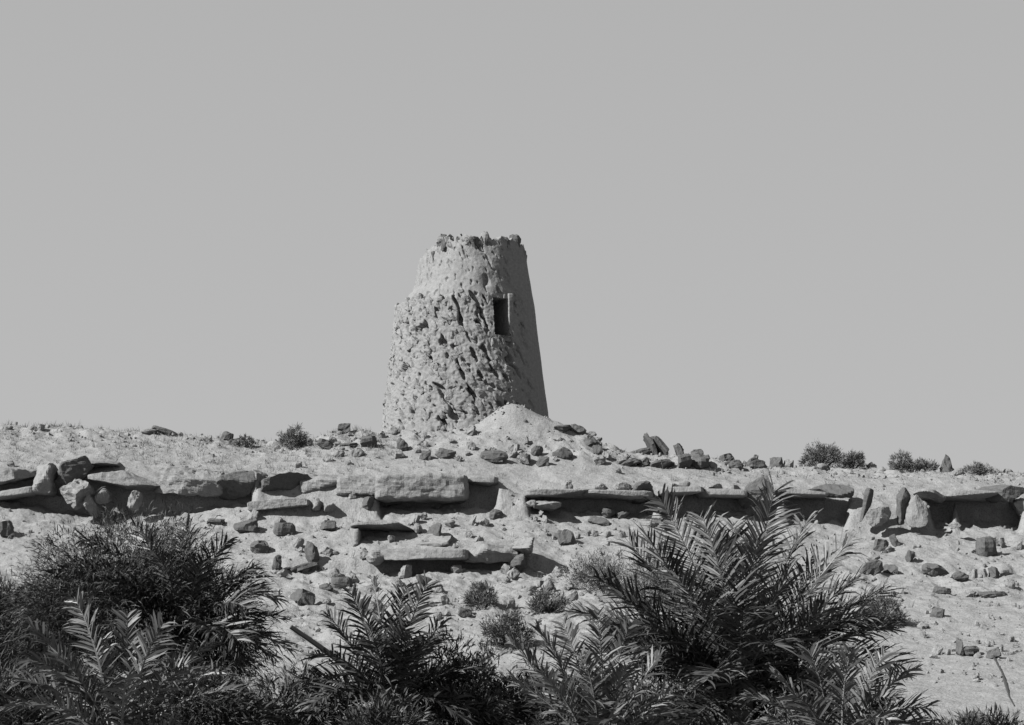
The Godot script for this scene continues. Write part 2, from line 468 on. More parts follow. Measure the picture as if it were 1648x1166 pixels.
func build_stones() -> void:
	var g := "loose stones on the hillside"
	# stones one can pick out: foot x, foot y, width, height, label
	var L := [
		[1012, 748, 42, 11, "flat dark stone low on the ridge right of the tower mound"],
		[1036, 750, 20, 16, "small dark square stone of the ruined ridge wall"],
		[1068, 753, 40, 16, "long low stone of the ruined ridge wall"],
		[1101, 752, 24, 24, "upright grey stone of the ruined ridge wall"],
		[1129, 752, 33, 24, "largest squared stone of the ruined ridge wall"],
		[1030, 728, 44, 14, "long dark stone under the two leaning slabs on the skyline"],
		[1093, 724, 15, 24, "dark pointed stone standing on the skyline right of the leaning slabs"],
		[1121, 727, 22, 12, "dark squat stone on the skyline above the ruined wall"],
		[1170, 728, 26, 16, "pitted round stone on the skyline right of the ruined wall"],
		[1180, 754, 32, 15, "dark angular stone at the right end of the ruined wall"],
		[1214, 728, 12, 22, "thin leaning stone on the skyline right of the pitted one"],
		[1218, 752, 30, 16, "dark double stone below the thin leaning skyline stone"],
		[1248, 750, 20, 20, "knobbly stone on the skyline left of the dark shrub"],
		[1268, 740, 16, 14, "small round stone perched on the skyline left of the dark shrub"],
		[904, 694, 30, 11, "flat dark stone on the mound crest right of the tower"],
		[930, 696, 26, 13, "dark stone stepping down right of the tower's mound"],
		[950, 716, 18, 16, "dark stone low on the right flank of the tower's mound"],
		[962, 730, 16, 16, "small stone on the right flank below the mound crest"],
		[593, 719, 24, 20, "dark stone left of the tower in the rubble bank"],
		[562, 718, 34, 8, "thin flat stone left of the tower in the rubble bank"],
		[524, 719, 26, 13, "leftmost dark stone of the rubble bank by the tower"],
		[556, 696, 22, 16, "crumbling stone on the skyline left of the tower"],
		[648, 724, 17, 22, "pointed dark stone below the tower's left foot"],
		[684, 738, 18, 15, "small stone with a dark hollow below the tower"],
		[716, 735, 30, 15, "oval grey stone below the middle of the tower"],
		[758, 722, 14, 14, "little stone at the left foot of the earth mound"],
		[796, 742, 46, 20, "large dark oval stone below the earth mound"],
		[845, 744, 17, 20, "dark square stone right of the large oval one"],
		[864, 732, 18, 18, "round dark stone below the earth mound's right side"],
		[873, 748, 20, 16, "black stone under the round dark one"],
		[905, 736, 32, 18, "broad jagged stone right of the black one"],
		[847, 714, 8, 14, "thin stone stuck in the earth mound"],
		[480, 752, 15, 12, "small lone stone on the smooth band left of the tower"],
		[566, 800, 15, 13, "small dark stone on the ledge face left of the long slab"],
		[798, 834, 22, 15, "half round grey stone below the triangular shadow"],
		[760, 844, 9, 18, "thin dark stone slanting below the long ledge slab"],
		[724, 848, 18, 11, "low brownish stone below the long ledge slab"],
		[668, 842, 14, 16, "small black stone above the black hollow"],
		[528, 852, 26, 17, "grey angular stone on the slope left of the hollow"],
		[563, 853, 9, 14, "thin black stone above the hollow's left end"],
		[458, 860, 34, 26, "rough dark stone above the left tree's right edge"],
		[396, 856, 42, 24, "flat topped dark stone above the left tree"],
		[347, 844, 28, 11, "oblong dark stone above the left tree's crown"],
		[417, 890, 30, 24, "dark cube shaped stone at the left tree's right shoulder"],
		[446, 916, 15, 24, "black upright stone at the left tree's right shoulder"],
		[500, 906, 22, 36, "rough stone leaning left on the pale slope"],
		[486, 918, 50, 12, "low dark stone under the rough leaning one"],
		[980, 832, 26, 18, "dark pointed stone below the thin ledge slab"],
		[965, 844, 36, 13, "low dark stone below the dark pointed one"],
		[1004, 832, 24, 12, "pale capped stone right of the dark pointed one"],
		[910, 876, 25, 26, "drop shaped dark stone on the pale slope right of centre"],
		[862, 840, 8, 10, "tiny dark stone below the pale block"],
		[877, 840, 10, 12, "tiny round stone below the pale block"],
		[946, 862, 10, 10, "first of four tiny stones in a row left of the palm"],
		[957, 863, 10, 11, "second of four tiny stones in a row left of the palm"],
		[978, 864, 12, 12, "third of four tiny stones in a row left of the palm"],
		[1001, 864, 12, 12, "fourth of four tiny stones in a row left of the palm"],
		[526, 949, 24, 11, "flat dark stone above the centre palm"],
		[550, 946, 34, 24, "jagged grey stone above the centre palm"],
		[488, 972, 38, 26, "hollowed grey stone left of the centre palm"],
		[681, 940, 28, 15, "dark slanting stone above the centre palm's right frond"],
		[707, 951, 14, 13, "small dark stone right of the centre palm's top"],
		[716, 990, 18, 11, "small dark stone on the bare patch right of the centre palm"],
		[746, 992, 24, 15, "grey stone on the upper edge of the bare patch"],
		[816, 938, 11, 13, "small grey stone left of the spiky palm's top"],
		[1590, 893, 30, 32, "large dark faceted stone standing alone on the right slope"],
		[1613, 881, 9, 18, "thin dark stone right of the large faceted one"],
		[1637, 882, 15, 14, "rough stone near the right edge beside the faceted one"],
		[1464, 903, 14, 19, "dark pointed stone left of the large faceted one"],
		[1440, 878, 13, 20, "pointed grey stone high on the right slope"],
		[1419, 888, 24, 22, "rough brown stone beside the tall palm's right tip"],
		[1402, 924, 40, 24, "long dark stone behind the tall palm's right tip"],
		[1434, 922, 25, 15, "square black stone right of the long dark one"],
		[1505, 927, 40, 23, "broad dark stone in the middle of the right slope"],
		[1546, 932, 26, 14, "low black stone right of the broad dark one"],
		[1568, 930, 10, 16, "thin slanting stone in the right rubble cluster"],
		[1584, 928, 9, 14, "tiny dark stone in the right rubble cluster"],
		[1601, 930, 14, 20, "black stone at the middle of the right rubble cluster"],
		[1616, 926, 15, 13, "squat stone above the right end of the rubble cluster"],
		[1626, 944, 17, 14, "dark round stone at the right end of the rubble cluster"],
		[1449, 955, 14, 15, "dark curved stone on the slope right of the tall palm"],
		[1435, 958, 15, 9, "flat striped stone beside the dark curved one"],
		[1516, 955, 28, 15, "grey low stone under the broad dark one"],
		[1562, 959, 22, 11, "small dark stone on the pale hump at right"],
		[1595, 960, 48, 12, "long flat grey stone on the pale right slope"],
		[1508, 992, 22, 17, "grey rounded stone alone on the pale right slope"],
		[1545, 1054, 12, 28, "upright dark stone of the low right cluster"],
		[1562, 1054, 30, 16, "broad dark stone of the low right cluster"],
		[1508, 1052, 14, 15, "small pitted stone left of the low right cluster"],
		[1486, 1026, 9, 12, "small dark stone above the shaded right palm"],
		[1526, 1053, 8, 12, "thin black stone left of the low right cluster"],
		[1599, 1058, 24, 15, "grey stone above the dark root on the right bank"],
		[1570, 1094, 15, 12, "lone brown stone low on the right bank"],
		[1611, 1048, 8, 12, "small black stone right of the low cluster"],
		[1590, 1040, 8, 10, "tiny black stone above the low right cluster"],
		[1627, 1032, 9, 10, "tiny stone at the picture's right edge above the bank"],
		[266, 697, 44, 9, "thin flat dark stone on the left skyline"],
		[240, 697, 26, 9, "pale grey flat stone on the left skyline beside the thin dark one"],
		[290, 700, 10, 10, "small dark stone on the skyline right of the thin flat one"],
		[366, 709, 18, 20, "dark forked stone on the skyline far left of the tower"],
		[380, 716, 24, 12, "pale stone under the dark forked one on the skyline"],
		[18, 750, 14, 10, "small dark stone on the smooth band at far left"],
		[10, 860, 26, 24, "dark stone on the slope at the picture's left edge"],
		[14, 690, 14, 7, "low dark stone on the skyline at far left"],
		[54, 691, 12, 6, "tiny stone on the left skyline"],
		[1522, 752, 18, 34, "leaning dark slab on the skyline right of the second shrub"],
	]
	for s in L:
		marks.append([s[0], s[1] - s[3] * 0.5, s[4]])
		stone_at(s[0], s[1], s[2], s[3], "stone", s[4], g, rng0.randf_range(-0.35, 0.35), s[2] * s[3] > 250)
	# the pair of slabs leaning together on the skyline
	for q in [[1048, 724, 13, 44, 0.5, "left of two thin slabs leaning together on the skyline"], [1062, 722, 12, 42, 0.62, "right of two thin slabs leaning together on the skyline"]]:
		stone_at(q[0], q[1], q[2], q[3], "rock_slab", q[5], "leaning slabs on the skyline", q[4], true)
	# smaller rubble, scattered
	var rng := RandomNumberGenerator.new()
	rng.seed = 77
	var zones := [
		[505, 985, 690, 748, 60, 6, 15, "pale rubble stone in the bank around the tower's foot", "rubble at the tower foot"],
		[0, 520, 688, 706, 10, 5, 10, "tiny dark stone on the skyline left of the tower", "small stones on the left skyline"],
		[985, 1640, 735, 764, 26, 6, 14, "small stone scattered along the skyline right of the tower", "small stones on the right skyline"],
		[380, 1060, 828, 900, 34, 6, 16, "small stone on the slope between the two ledges", "small stones between the ledges"],
		[440, 1080, 918, 1000, 52, 7, 20, "rubble stone on the slope above the centre palms", "rubble above the palms"],
		[1380, 1648, 860, 1060, 14, 6, 14, "small stone scattered on the pale right slope", "small stones on the right slope"],
	]
	for z in zones:
		for i in z[4]:
			var px := rng.randf_range(z[0], z[1])
			var py := rng.randf_range(z[2], z[3])
			if px > 765 and px < 895 and py < 722: continue
			if z[2] == 688: py = lerp_list(ridge, px) + rng.randf_range(0, 14)
			var w := rng.randf_range(z[5], z[6])
			stone_at(px, py, w * rng.randf_range(0.8, 1.5), w * rng.randf_range(0.7, 1.2), "rubble_stone", near_label(px, py - w * 0.5, w), z[8], rng.randf_range(-0.7, 0.7))
	# gravel and chips too small to count
	var mm := MultiMesh.new()
	mm.transform_format = MultiMesh.TRANSFORM_3D
	mm.mesh = rock_mesh(500, 2, 4.0, 5, 0.3)
	mm.instance_count = 5000
	for i in 5000:
		var d := rng.randf_range(41.0, 65.8)
		if rng.randf() < 0.25: d = rng.randf_range(63.0, 66.0)
		var x := rng.randf_range(-0.3, 0.3) * d
		if d > 59.9 and d < 63.0 and rng.randf() < 0.7: d = rng.randf_range(46.0, 59.0)
		var s := 0.015 + 0.055 * pow(rng.randf(), 3.0)
		var b := Basis.from_euler(Vector3(rng.randf() * 6.0, rng.randf() * 6.0, rng.randf() * 6.0)) * Basis.from_scale(Vector3(s, s * 0.7, s * 1.2))
		mm.set_instance_transform(i, Transform3D(b, Vector3(x, ground(x, d) + s * 0.3, -d)))
	var o := MultiMeshInstance3D.new()
	o.name = "gravel"
	o.multimesh = mm
	o.material_override = M.rock
	add_child(o)
	tag(o, "fine gravel and stone chips strewn over the hillside", "gravel", "", "stuff")

func build_grass() -> void:
	var rng := RandomNumberGenerator.new()
	rng.seed = 909
	var st := SurfaceTool.new()
	st.begin(Mesh.PRIMITIVE_TRIANGLES)
	st.set_smooth_group(-1)
	for i in 9:
		var a := Vector3(rng.randf_range(-0.06, 0.06), 0, rng.randf_range(-0.06, 0.06))
		var t := a * 2.2 + Vector3(rng.randf_range(-0.05, 0.05), rng.randf_range(0.12, 0.24), rng.randf_range(-0.05, 0.05))
		var w := Vector3(rng.randf_range(-1, 1), 0, rng.randf_range(-1, 1)).normalized() * 0.006
		for q in [a - w, t, a + w]: st.add_vertex(q)
	st.generate_normals()
	var mm := MultiMesh.new()
	mm.transform_format = MultiMesh.TRANSFORM_3D
	mm.mesh = st.commit()
	mm.instance_count = 1900
	for i in 1900:
		var d := rng.randf_range(60.3, 65.6)
		var x := rng.randf_range(-0.29, 0.29) * d
		if rng.randf() < 0.6: x = rng.randf_range(-0.29, -0.06) * d
		if rng.randf() < 0.3: d = rng.randf_range(44.0, 58.5)
		if absf(x - 0.3) < 2.2 and d > 62.0: x -= 6.0
		var s := rng.randf_range(0.4, 1.3)
		mm.set_instance_transform(i, Transform3D(Basis(Vector3.UP, rng.randf() * 6.28) * Basis.from_scale(Vector3(s, s * rng.randf_range(0.6, 1.2), s)), Vector3(x, ground(x, d) - 0.01, -d)))
	var o := MultiMeshInstance3D.new()
	o.name = "dry_grass"
	o.multimesh = mm
	o.material_override = M.straw
	add_child(o)
	tag(o, "sparse dry grass tufts on the pale hillside", "grass", "", "stuff")

# ================================================================ the tower
const TOWER_D := 68.6
var tower_top := 7.1

func shell_radius(t: float) -> float:
	if t < 4.6: return 3.11 - 0.124 * t
	return maxf(2.54 - 0.165 * (t - 4.6), 2.0)

func rim(phi: float) -> float:
	return 6.82 - 0.45 * smoothstep(-0.55, -1.3, phi) + n_fine.get_noise_2d(phi * 2.2, 40.0) * 0.22 + n_mid.get_noise_2d(phi * 3.0, 9.0) * 0.15

func inset(phi: float, t: float) -> float:
	var a := smoothstep(0.25, -0.95, phi)
	var edge := 4.55 + n_fine.get_noise_2d(phi * 1.5, 3.0) * 0.12
	return a * (0.30 * smoothstep(edge, edge + 0.12, t) + 0.27 * smoothstep(edge + 0.1, edge + 0.8, t))

func tower_disp(phi: float, t: float) -> float:
	var u := phi * 2.7
	var fade := smoothstep(3.1, 2.6, absf(phi))
	var s := u * 0.5 - t * 0.86
	var c := u * 0.86 + t * 0.5
	var lit := smoothstep(1.15, 0.45, phi)
	var low := 1.0 - 0.75 * smoothstep(4.5, 4.8, t)
	var v := n_big.get_noise_2d(u * 1.2 + 50.0, t * 1.2) * 0.05 * (0.4 + 0.6 * lit)
	v += n_mid.get_noise_2d(u + 9.0, t + 70.0) * 0.05 * (0.2 + 0.8 * lit)
	v += (absf(n_fine.get_noise_2d(u * 1.6, t * 1.6 + 30.0)) - 0.2) * 0.07 * (0.15 + 0.85 * lit) * low
	var g := n_gouge.get_noise_2d(s * 0.75, c * 1.9)
	v -= smoothstep(0.36, 0.46, g) * 0.26 * lit * low
	var g2 := n_gouge.get_noise_2d(s * 1.7 + 90.0, c * 3.2)
	v -= smoothstep(0.40, 0.5, g2) * 0.12 * lit * (0.35 + 0.65 * low)
	return v * fade

func tower_r(phi: float, t: float) -> float:
	return shell_radius(t) + 0.1 * smoothstep(-0.6, -1.4, phi) * clampf(t / 4.6, 0.0, 1.0) - inset(phi, t) + tower_disp(phi, t)

func tower_point(phi: float, t: float) -> Vector3:
	var r := tower_r(phi, t)
	return Vector3(sin(phi) * r, t, cos(phi) * r)

func build_tower() -> void:
	var foot := at(750, 690, TOWER_D)
	var root := thing("watchtower", foot, "ruined round stone watchtower with one dark window on the ridge", "tower")
	# window opening in angle and height
	var wa := 0.405
	var wb := 0.655
	var wlo := 3.12
	var whi := 4.53
	# wall shell
	var phis := []
	var p := -PI
	while p < PI - 0.001:
		phis.append(p)
		p += 0.0115 if (p > -1.75 and p < 1.7) else 0.05
	phis.append(PI)
	# snap columns and rows to the opening
	for e in [wa, wb]:
		var best := 0
		for i in phis.size():
			if absf(phis[i] - e) < absf(phis[best] - e): best = i
		phis[best] = e
	var ts := []
	var t := -1.6
	while t < 7.01:
		ts.append(t)
		t += 0.032 if t > -0.3 else 0.13
	for e in [wlo, whi]:
		var best := 0
		for i in ts.size():
			if absf(ts[i] - e) < absf(ts[best] - e): best = i
		ts[best] = e
	var st := SurfaceTool.new()
	st.begin(Mesh.PRIMITIVE_TRIANGLES)
	st.set_smooth_group(0)
	var np := phis.size()
	var nt := ts.size()
	var wall_top := 7.0
	var rims := []
	for ph in phis: rims.append(rim(ph if absf(ph) < 3.1 else 3.1))
	for j in nt:
		for i in np:
			var tt: float = ts[j]
			if tt > 5.2: tt = 5.2 + (tt - 5.2) * (rims[i] - 5.2) / (wall_top - 5.2)
			st.add_vertex(tower_point(phis[i], tt))
	for j in nt - 1:
		for i in np - 1:
			var tm: float = (ts[j] + ts[j + 1]) * 0.5
			var pm: float = (phis[i] + phis[i + 1]) * 0.5
			if pm > wa and pm < wb and tm > wlo and tm < whi: continue
			var a := j * np + i
			for q in [a, a + np, a + 1, a + 1, a + np, a + np + 1]: st.add_index(q)
	# broken wall top and the hollow inside it
	var base := nt * np
	for k in 3:
		for i in np:
			var ph: float = phis[i]
			var r: float = tower_r(ph, rims[i]) - [0.0, 0.5, 0.55][k] - (0.02 if k == 0 else 0.0)
			var y: float = rims[i] + [0.01, n_fine.get_noise_2d(ph * 3.0, 8.0) * 0.15 - 0.05, -1.4][k]
			st.add_vertex(Vector3(sin(ph) * r, y, cos(ph) * r))
	var rows := [(nt - 1) * np, base, base + np, base + 2 * np]
	for k in 3:
		for i in np - 1:
			var a: int = rows[k] + i
			var b: int = rows[k + 1] + i
			for q in [a, b, a + 1, a + 1, b, b + 1]: st.add_index(q)
	st.add_vertex(Vector3(0, 5.3, 0))
	var cen := base + 3 * np
	for i in np - 1:
		for q in [base + 2 * np + i, cen, base + 2 * np + i + 1]: st.add_index(q)
	st.generate_normals()
	mesh_node("wall", st.commit(), M.tower, root)
	# window: reveals reaching into the wall, lintel, sill, jamb stones
	var win := Node3D.new()
	win.name = "window"
	root.add_child(win)
	var wm := (wa + wb) * 0.5
	var nrm := Vector3(sin(wm), 0, cos(wm))
	var side := Vector3(cos(wm), 0, -sin(wm))
	var rc := shell_radius(3.8)
	var hw := sin((wb - wa) * 0.5) * rc
	var c0 := nrm * (rc * cos((wb - wa) * 0.5)) + Vector3(0, (wlo + whi) * 0.5, 0)
	var hh := (whi - wlo) * 0.5
	var fr := Basis(side, Vector3.UP, nrm)
	var deep := 1.1
	var parts := [
		["reveal", Vector3(-hw - 0.10, 0, -deep * 0.5 - 0.09), Vector3(0.10, hh + 0.2, deep * 0.5)],
		["reveal", Vector3(hw + 0.085, 0, -deep * 0.5 + 0.0), Vector3(0.10, hh + 0.2, deep * 0.5)],
		["lintel", Vector3(0, hh + 0.09, -deep * 0.5 - 0.13), Vector3(hw + 0.1, 0.10, deep * 0.5)],
		["sill", Vector3(0, -hh - 0.09, -deep * 0.5 + 0.02), Vector3(hw + 0.12, 0.11, deep * 0.5)],
		["inner_wall", Vector3(0, 0, -deep - 0.1), Vector3(hw + 0.2, hh + 0.3, 0.1)],
	]
	var sd := 700
	for q in parts:
		sd += 1
		var m := rock_mesh(sd, 12, 14.0, 0, 0.28, q[2])
		mesh_node(q[0], m, M.tower, win, Transform3D(fr, c0 + fr * q[1]))
	# single stones standing proud of the wall
	var rng := RandomNumberGenerator.new()
	rng.seed = 31
	var made := 0
	while made < 215:
		var ph := rng.randf_range(-1.45, 0.95)
		var tt := rng.randf_range(0.0, 4.75)
		if ph > wa - 0.1 and ph < wb + 0.1 and tt > wlo - 0.25 and tt < whi + 0.3: continue
		if ph > 0.5 and rng.randf() < 0.75: continue
		made += 1
		var s := rng.randf_range(0.07, 0.17)
		var out := Vector3(sin(ph), 0, cos(ph))
		var b := Basis(Vector3(cos(ph), 0, -sin(ph)), Vector3.UP, out) * Basis(Vector3.BACK, rng.randf_range(0.2, 0.9)) * Basis.from_scale(Vector3(s * 0.8, s * rng.randf_range(1.0, 1.7), s * 0.75))
		mesh_node("stone", rocks[rng.randi() % rocks.size()], M.tower, root, Transform3D(b, tower_point(ph, tt) - out * s * 0.25))
	# broken upper courses: upright and tumbled stones along the rim
	for i in 46:
		var ph := -1.5 + 3.0 * (i + rng.randf() * 0.7) / 46.0
		if rng.randf() < 0.3: continue
		var s := rng.randf_range(0.11, 0.25)
		var tt := rim(ph) + rng.randf_range(-0.5, 0.06)
		var out := Vector3(sin(ph), 0, cos(ph))
		var b := Basis(Vector3(cos(ph), 0, -sin(ph)), Vector3.UP, out) * Basis(Vector3.BACK, rng.randf_range(-0.4, 0.4)) * Basis.from_scale(Vector3(s * 0.8, s * rng.randf_range(1.0, 1.7), s))
		mesh_node("parapet_stone", rocks[rng.randi() % rocks.size()], M.rock_dark if i % 5 < 2 else M.rock, root, Transform3D(b, tower_point(ph, tt) - out * (rng.randf_range(0.02, 0.2) + 0.14 * smoothstep(0.6, 1.0, absf(ph)))))

# ================================================================ plants
# one palm frond: a bent midrib with two rows of narrow folded leaflets
func frond_mesh(pts: Array, leaflet: float, rng: RandomNumberGenerator, tone: float) -> ArrayMesh:
	var st := SurfaceTool.new()
	st.begin(Mesh.PRIMITIVE_TRIANGLES)
	st.set_smooth_group(-1)
	var A: Vector3 = pts[0]
	var B: Vector3 = pts[1]
	var C: Vector3 = pts[2]
	var bez := func(t: float) -> Vector3: return A * (1.0 - t) * (1.0 - t) + B * 2.0 * t * (1.0 - t) + C * t * t
	var length := A.distance_to(B) + B.distance_to(C)
	var n := 14
	# face normal of the frond
	var chord := (C - A).normalized()
	var side0 := chord.cross(Vector3.UP)
	if side0.length() < 0.35: side0 = chord.cross(Vector3(rng.randf_range(-0.5, 0.5), 0.2, 1))
	side0 = side0.normalized()
	side0 = side0.rotated(chord, rng.randf_range(-0.7, 0.7))
	var rib := Color(tone * 1.5, tone * 1.5, tone * 1.5)
	for i in n:
		var t0 := float(i) / n
		var t1 := float(i + 1) / n
		var a: Vector3 = bez.call(t0)
		var b: Vector3 = bez.call(t1)
		var dirv := (b - a).normalized()
		var s := (side0 - dirv * side0.dot(dirv)).normalized()
		var u := s.cross(dirv)
		var r0 := 0.028 * (1.0 - t0 * 0.85)
		var r1 := 0.028 * (1.0 - t1 * 0.85)
		st.set_color(rib)
		for k in 3:
			var a0 := k * TAU / 3.0
			var a1 := (k + 1) * TAU / 3.0
			var o0 := s * cos(a0) + u * sin(a0)
			var o1 := s * cos(a1) + u * sin(a1)
			for q in [a + o0 * r0, a + o1 * r0, b + o0 * r1, b + o0 * r1, a + o1 * r0, b + o1 * r1]: st.add_vertex(q)
	var count := int(length * 27.0)
	for i in count:
		var t := 0.10 + 0.89 * float(i) / count
		var a: Vector3 = bez.call(t)
		var dirv: Vector3 = ((bez.call(minf(t + 0.02, 1.0)) as Vector3) - (bez.call(t - 0.02) as Vector3)).normalized()
		var s0 := (side0 - dirv * side0.dot(dirv)).normalized()
		var up := s0.cross(dirv)
		if up.y < 0.0: up = -up
		var ll := leaflet * (0.45 + 0.75 * sin(PI * clampf(0.12 + t * 0.82, 0.0, 1.0))) * rng.randf_range(0.55, 1.2)
		for sg in [-1.0, 1.0]:
			if rng.randf() < 0.06: continue
			var fwd := 0.5 + 0.75 * t + rng.randf_range(-0.28, 0.28)
			var ld: Vector3 = (s0 * sg + dirv * fwd + up * rng.randf_range(-0.25, 0.75)).normalized()
			var w := rng.randf_range(0.011, 0.022)
			var wd := ld.cross(up).normalized().rotated(ld, rng.randf_range(-1.0, 1.0)) * w
			var sag := Vector3(0, -1, 0) * ll * rng.randf_range(0.02, 0.3) + s0 * ll * rng.randf_range(-0.12, 0.12)
			var p1 := a + ld * ll * 0.38
			var p2 := a + ld * ll * 0.72 + sag * 0.35
			var tip := a + ld * ll * 0.97 + sag
			var g := tone * rng.randf_range(0.55, 1.6)
			st.set_color(Color(g, g, g))
			for q in [a - wd * 0.4, a + wd * 0.4, p1 - wd, p1 - wd, a + wd * 0.4, p1 + wd, p1 - wd, p1 + wd, p2 - wd * 0.8, p2 - wd * 0.8, p1 + wd, p2 + wd * 0.8, p2 - wd * 0.8, p2 + wd * 0.8, tip]: st.add_vertex(q)
	st.generate_normals()
	return st.commit()

func trunk_mesh(h: float, r0: float, r1: float, sd: int) -> ArrayMesh:
	var st := SurfaceTool.new()
	st.begin(Mesh.PRIMITIVE_TRIANGLES)
	st.set_smooth_group(-1)
	var n := 14
	var m := int(h / 0.09)
	var ring := func(j: int) -> Array:
		var out := []
		var t := float(j) / m
		var r := lerpf(r0, r1, t) * (1.0 + (0.16 if j % 2 == 0 else -0.04))
		for i in n + 1:
			var a := TAU * i / n + (0.22 if (j / 2) % 2 == 0 else 0.0)
			var rr := r * (1.0 + 0.1 * n_rock.get_noise_3d(i % n * 1.7, j * 0.6, sd))
			out.append(Vector3(sin(a) * rr, t * h, cos(a) * rr))
		return out
	for j in m:
		var lo: Array = ring.call(j)
		var hi: Array = ring.call(j + 1)
		for i in n:
			for q in [lo[i], hi[i], lo[i + 1], lo[i + 1], hi[i], hi[i + 1]]: st.add_vertex(q)
	st.generate_normals()
	return st.commit()

func palm(px: float, py: float, d: float, tips: Array, extra: int, reach: float, leaflet: float, tone: float, label: String, sd: int, stalks := []) -> void:
	var rng := RandomNumberGenerator.new()
	rng.seed = sd
	var crown := at(px, py, d)
	var gy := ground(crown.x, d)
	var root := thing("date_palm", Vector3(crown.x, gy, -d), label, "palm tree", "date palms in the foreground grove")
	var h := maxf(crown.y - gy, 0.3)
	mesh_node("trunk", trunk_mesh(h + 0.15, 0.24, 0.2, sd), M.bark, root)
	var top := Vector3(0, h, 0)
	for q in tips:
		var tip: Vector3 = at(q[0], q[1], d + q[2]) - Vector3(crown.x, gy, -d)
		var v := tip - top
		var arch: float = q[3] if q.size() > 3 else 0.16
		var ctrl := top + v * 0.5 + Vector3(0, v.length() * arch, 0)
		if absf(v.x) < v.length() * 0.45: ctrl += Vector3(-signf(v.x + 0.01) * 0.06 * v.length(), 0, 0.1 * v.length())
		var a := top + Vector3(v.x, 0, v.z).normalized() * 0.15
		mesh_node("frond", frond_mesh([a, ctrl, tip], leaflet, rng, tone * rng.randf_range(0.75, 1.3)), M.frond, root)
	for q in stalks:
		# a bare midrib that has lost its leaflets
		var tip: Vector3 = at(q[0], q[1], d + q[2]) - Vector3(crown.x, gy, -d)
		var v := tip - top
		var st := SurfaceTool.new()
		st.begin(Mesh.PRIMITIVE_TRIANGLES)
		st.set_smooth_group(-1)
		var dv := v.normalized()
		var s := dv.cross(Vector3.BACK).normalized()
		var u := s.cross(dv)
		for k in 6:
			var a := top + v * (k / 6.0) + Vector3(0, sin(PI * k / 6.0) * 0.05, 0)
			var b := top + v * ((k + 1) / 6.0) + Vector3(0, sin(PI * (k + 1) / 6.0) * 0.05, 0)
			for e in 7:
				var o0 := s * cos(e * TAU / 7) + u * sin(e * TAU / 7)
				var o1 := s * cos((e + 1) * TAU / 7) + u * sin((e + 1) * TAU / 7)
				var r0 := 0.06 - 0.004 * k
				var r1 := 0.06 - 0.004 * (k + 1)
				for p in [a + o0 * r0, a + o1 * r0, b + o0 * r1, b + o0 * r1, a + o1 * r0, b + o1 * r1]: st.add_vertex(p)
				if k == 5:
					for p in [b, b + o0 * r1, b + o1 * r1]: st.add_vertex(p)
		st.generate_normals()
		var sn := mesh_node("frond_stalk", st.commit(), M.dark, root)
		sn.set_meta("label", "bare dark midrib without leaflets, slanting up to the left")
	for i in extra:
		var ang := TAU * (i + rng.randf()) / extra
		var el := rng.randf_range(-0.35, 0.75)
		var l := reach * rng.randf_range(0.75, 1.0)
		var v := Vector3(sin(ang) * cos(el), sin(el), cos(ang) * cos(el)) * l
		var ctrl := top + v * 0.5 + Vector3(0, l * 0.28, 0)
		var a := top + Vector3(v.x, 0, v.z).normalized() * 0.15
		mesh_node("frond", frond_mesh([a, ctrl, top + v], leaflet, rng, tone * rng.randf_range(0.7, 1.2)), M.frond, root)

# a leafy crown: sprays of narrow leaves gathered in clumps inside an uneven dome
func crown_mesh(radii: Vector3, clumps: int, leaves: int, size: float, width: float, droop: float, tone: float, sd: int, dome := true) -> ArrayMesh:
	var rng := RandomNumberGenerator.new()
	rng.seed = sd
	var v := PackedVector3Array()
	var nn := PackedVector3Array()
	var cc := PackedColorArray()
	for c in clumps:
		var dirv := Vector3(rng.randfn(), rng.randfn(), rng.randfn()).normalized()
		if dome and dirv.y < -0.15: dirv.y = absf(dirv.y)
		var lump := 1.0 + 0.32 * n_rock.get_noise_3dv(dirv * 2.2 + Vector3(sd, 0, 0))
		var cen := dirv * radii * lump * pow(rng.randf(), 0.35) * 0.93
		var cr := rng.randf_range(0.10, 0.2) * (radii.x + radii.y) * 0.5
		var ct := tone * rng.randf_range(0.45, 1.7)
		var flow := (dirv + Vector3(rng.randf_range(-0.6, 0.6), rng.randf_range(-0.2, 0.6) - droop * (1.0 - dirv.y), rng.randf_range(-0.6, 0.6))).normalized()
		for l in leaves:
			var off := Vector3(rng.randfn(), rng.randfn(), rng.randfn()) * cr * 0.55
			var p := cen + off
			var ld := (flow + Vector3(rng.randfn(), rng.randfn(), rng.randfn()) * 0.55 + off.normalized() * 0.35).normalized()
			var len := size * rng.randf_range(0.5, 1.3)
			var wd := ld.cross(Vector3(rng.randfn(), rng.randfn(), rng.randfn())).normalized() * width * rng.randf_range(0.6, 1.3)
			var mid := p + ld * len * 0.5
			var tip := p + ld * len + Vector3(0, -droop * 0.3 * len, 0)
			var nrm := wd.cross(ld).normalized()
			var g := ct * rng.randf_range(0.75, 1.25)
			for q in [p, mid - wd, mid + wd, mid - wd, tip, mid + wd]:
				v.append(q)
				nn.append(nrm)
				cc.append(Color(g, g, g))
	var arr := []
	arr.resize(Mesh.ARRAY_MAX)
	arr[Mesh.ARRAY_VERTEX] = v
	arr[Mesh.ARRAY_NORMAL] = nn
	arr[Mesh.ARRAY_COLOR] = cc
	var m := ArrayMesh.new()
	m.add_surface_from_arrays(Mesh.PRIMITIVE_TRIANGLES, arr)
	return m

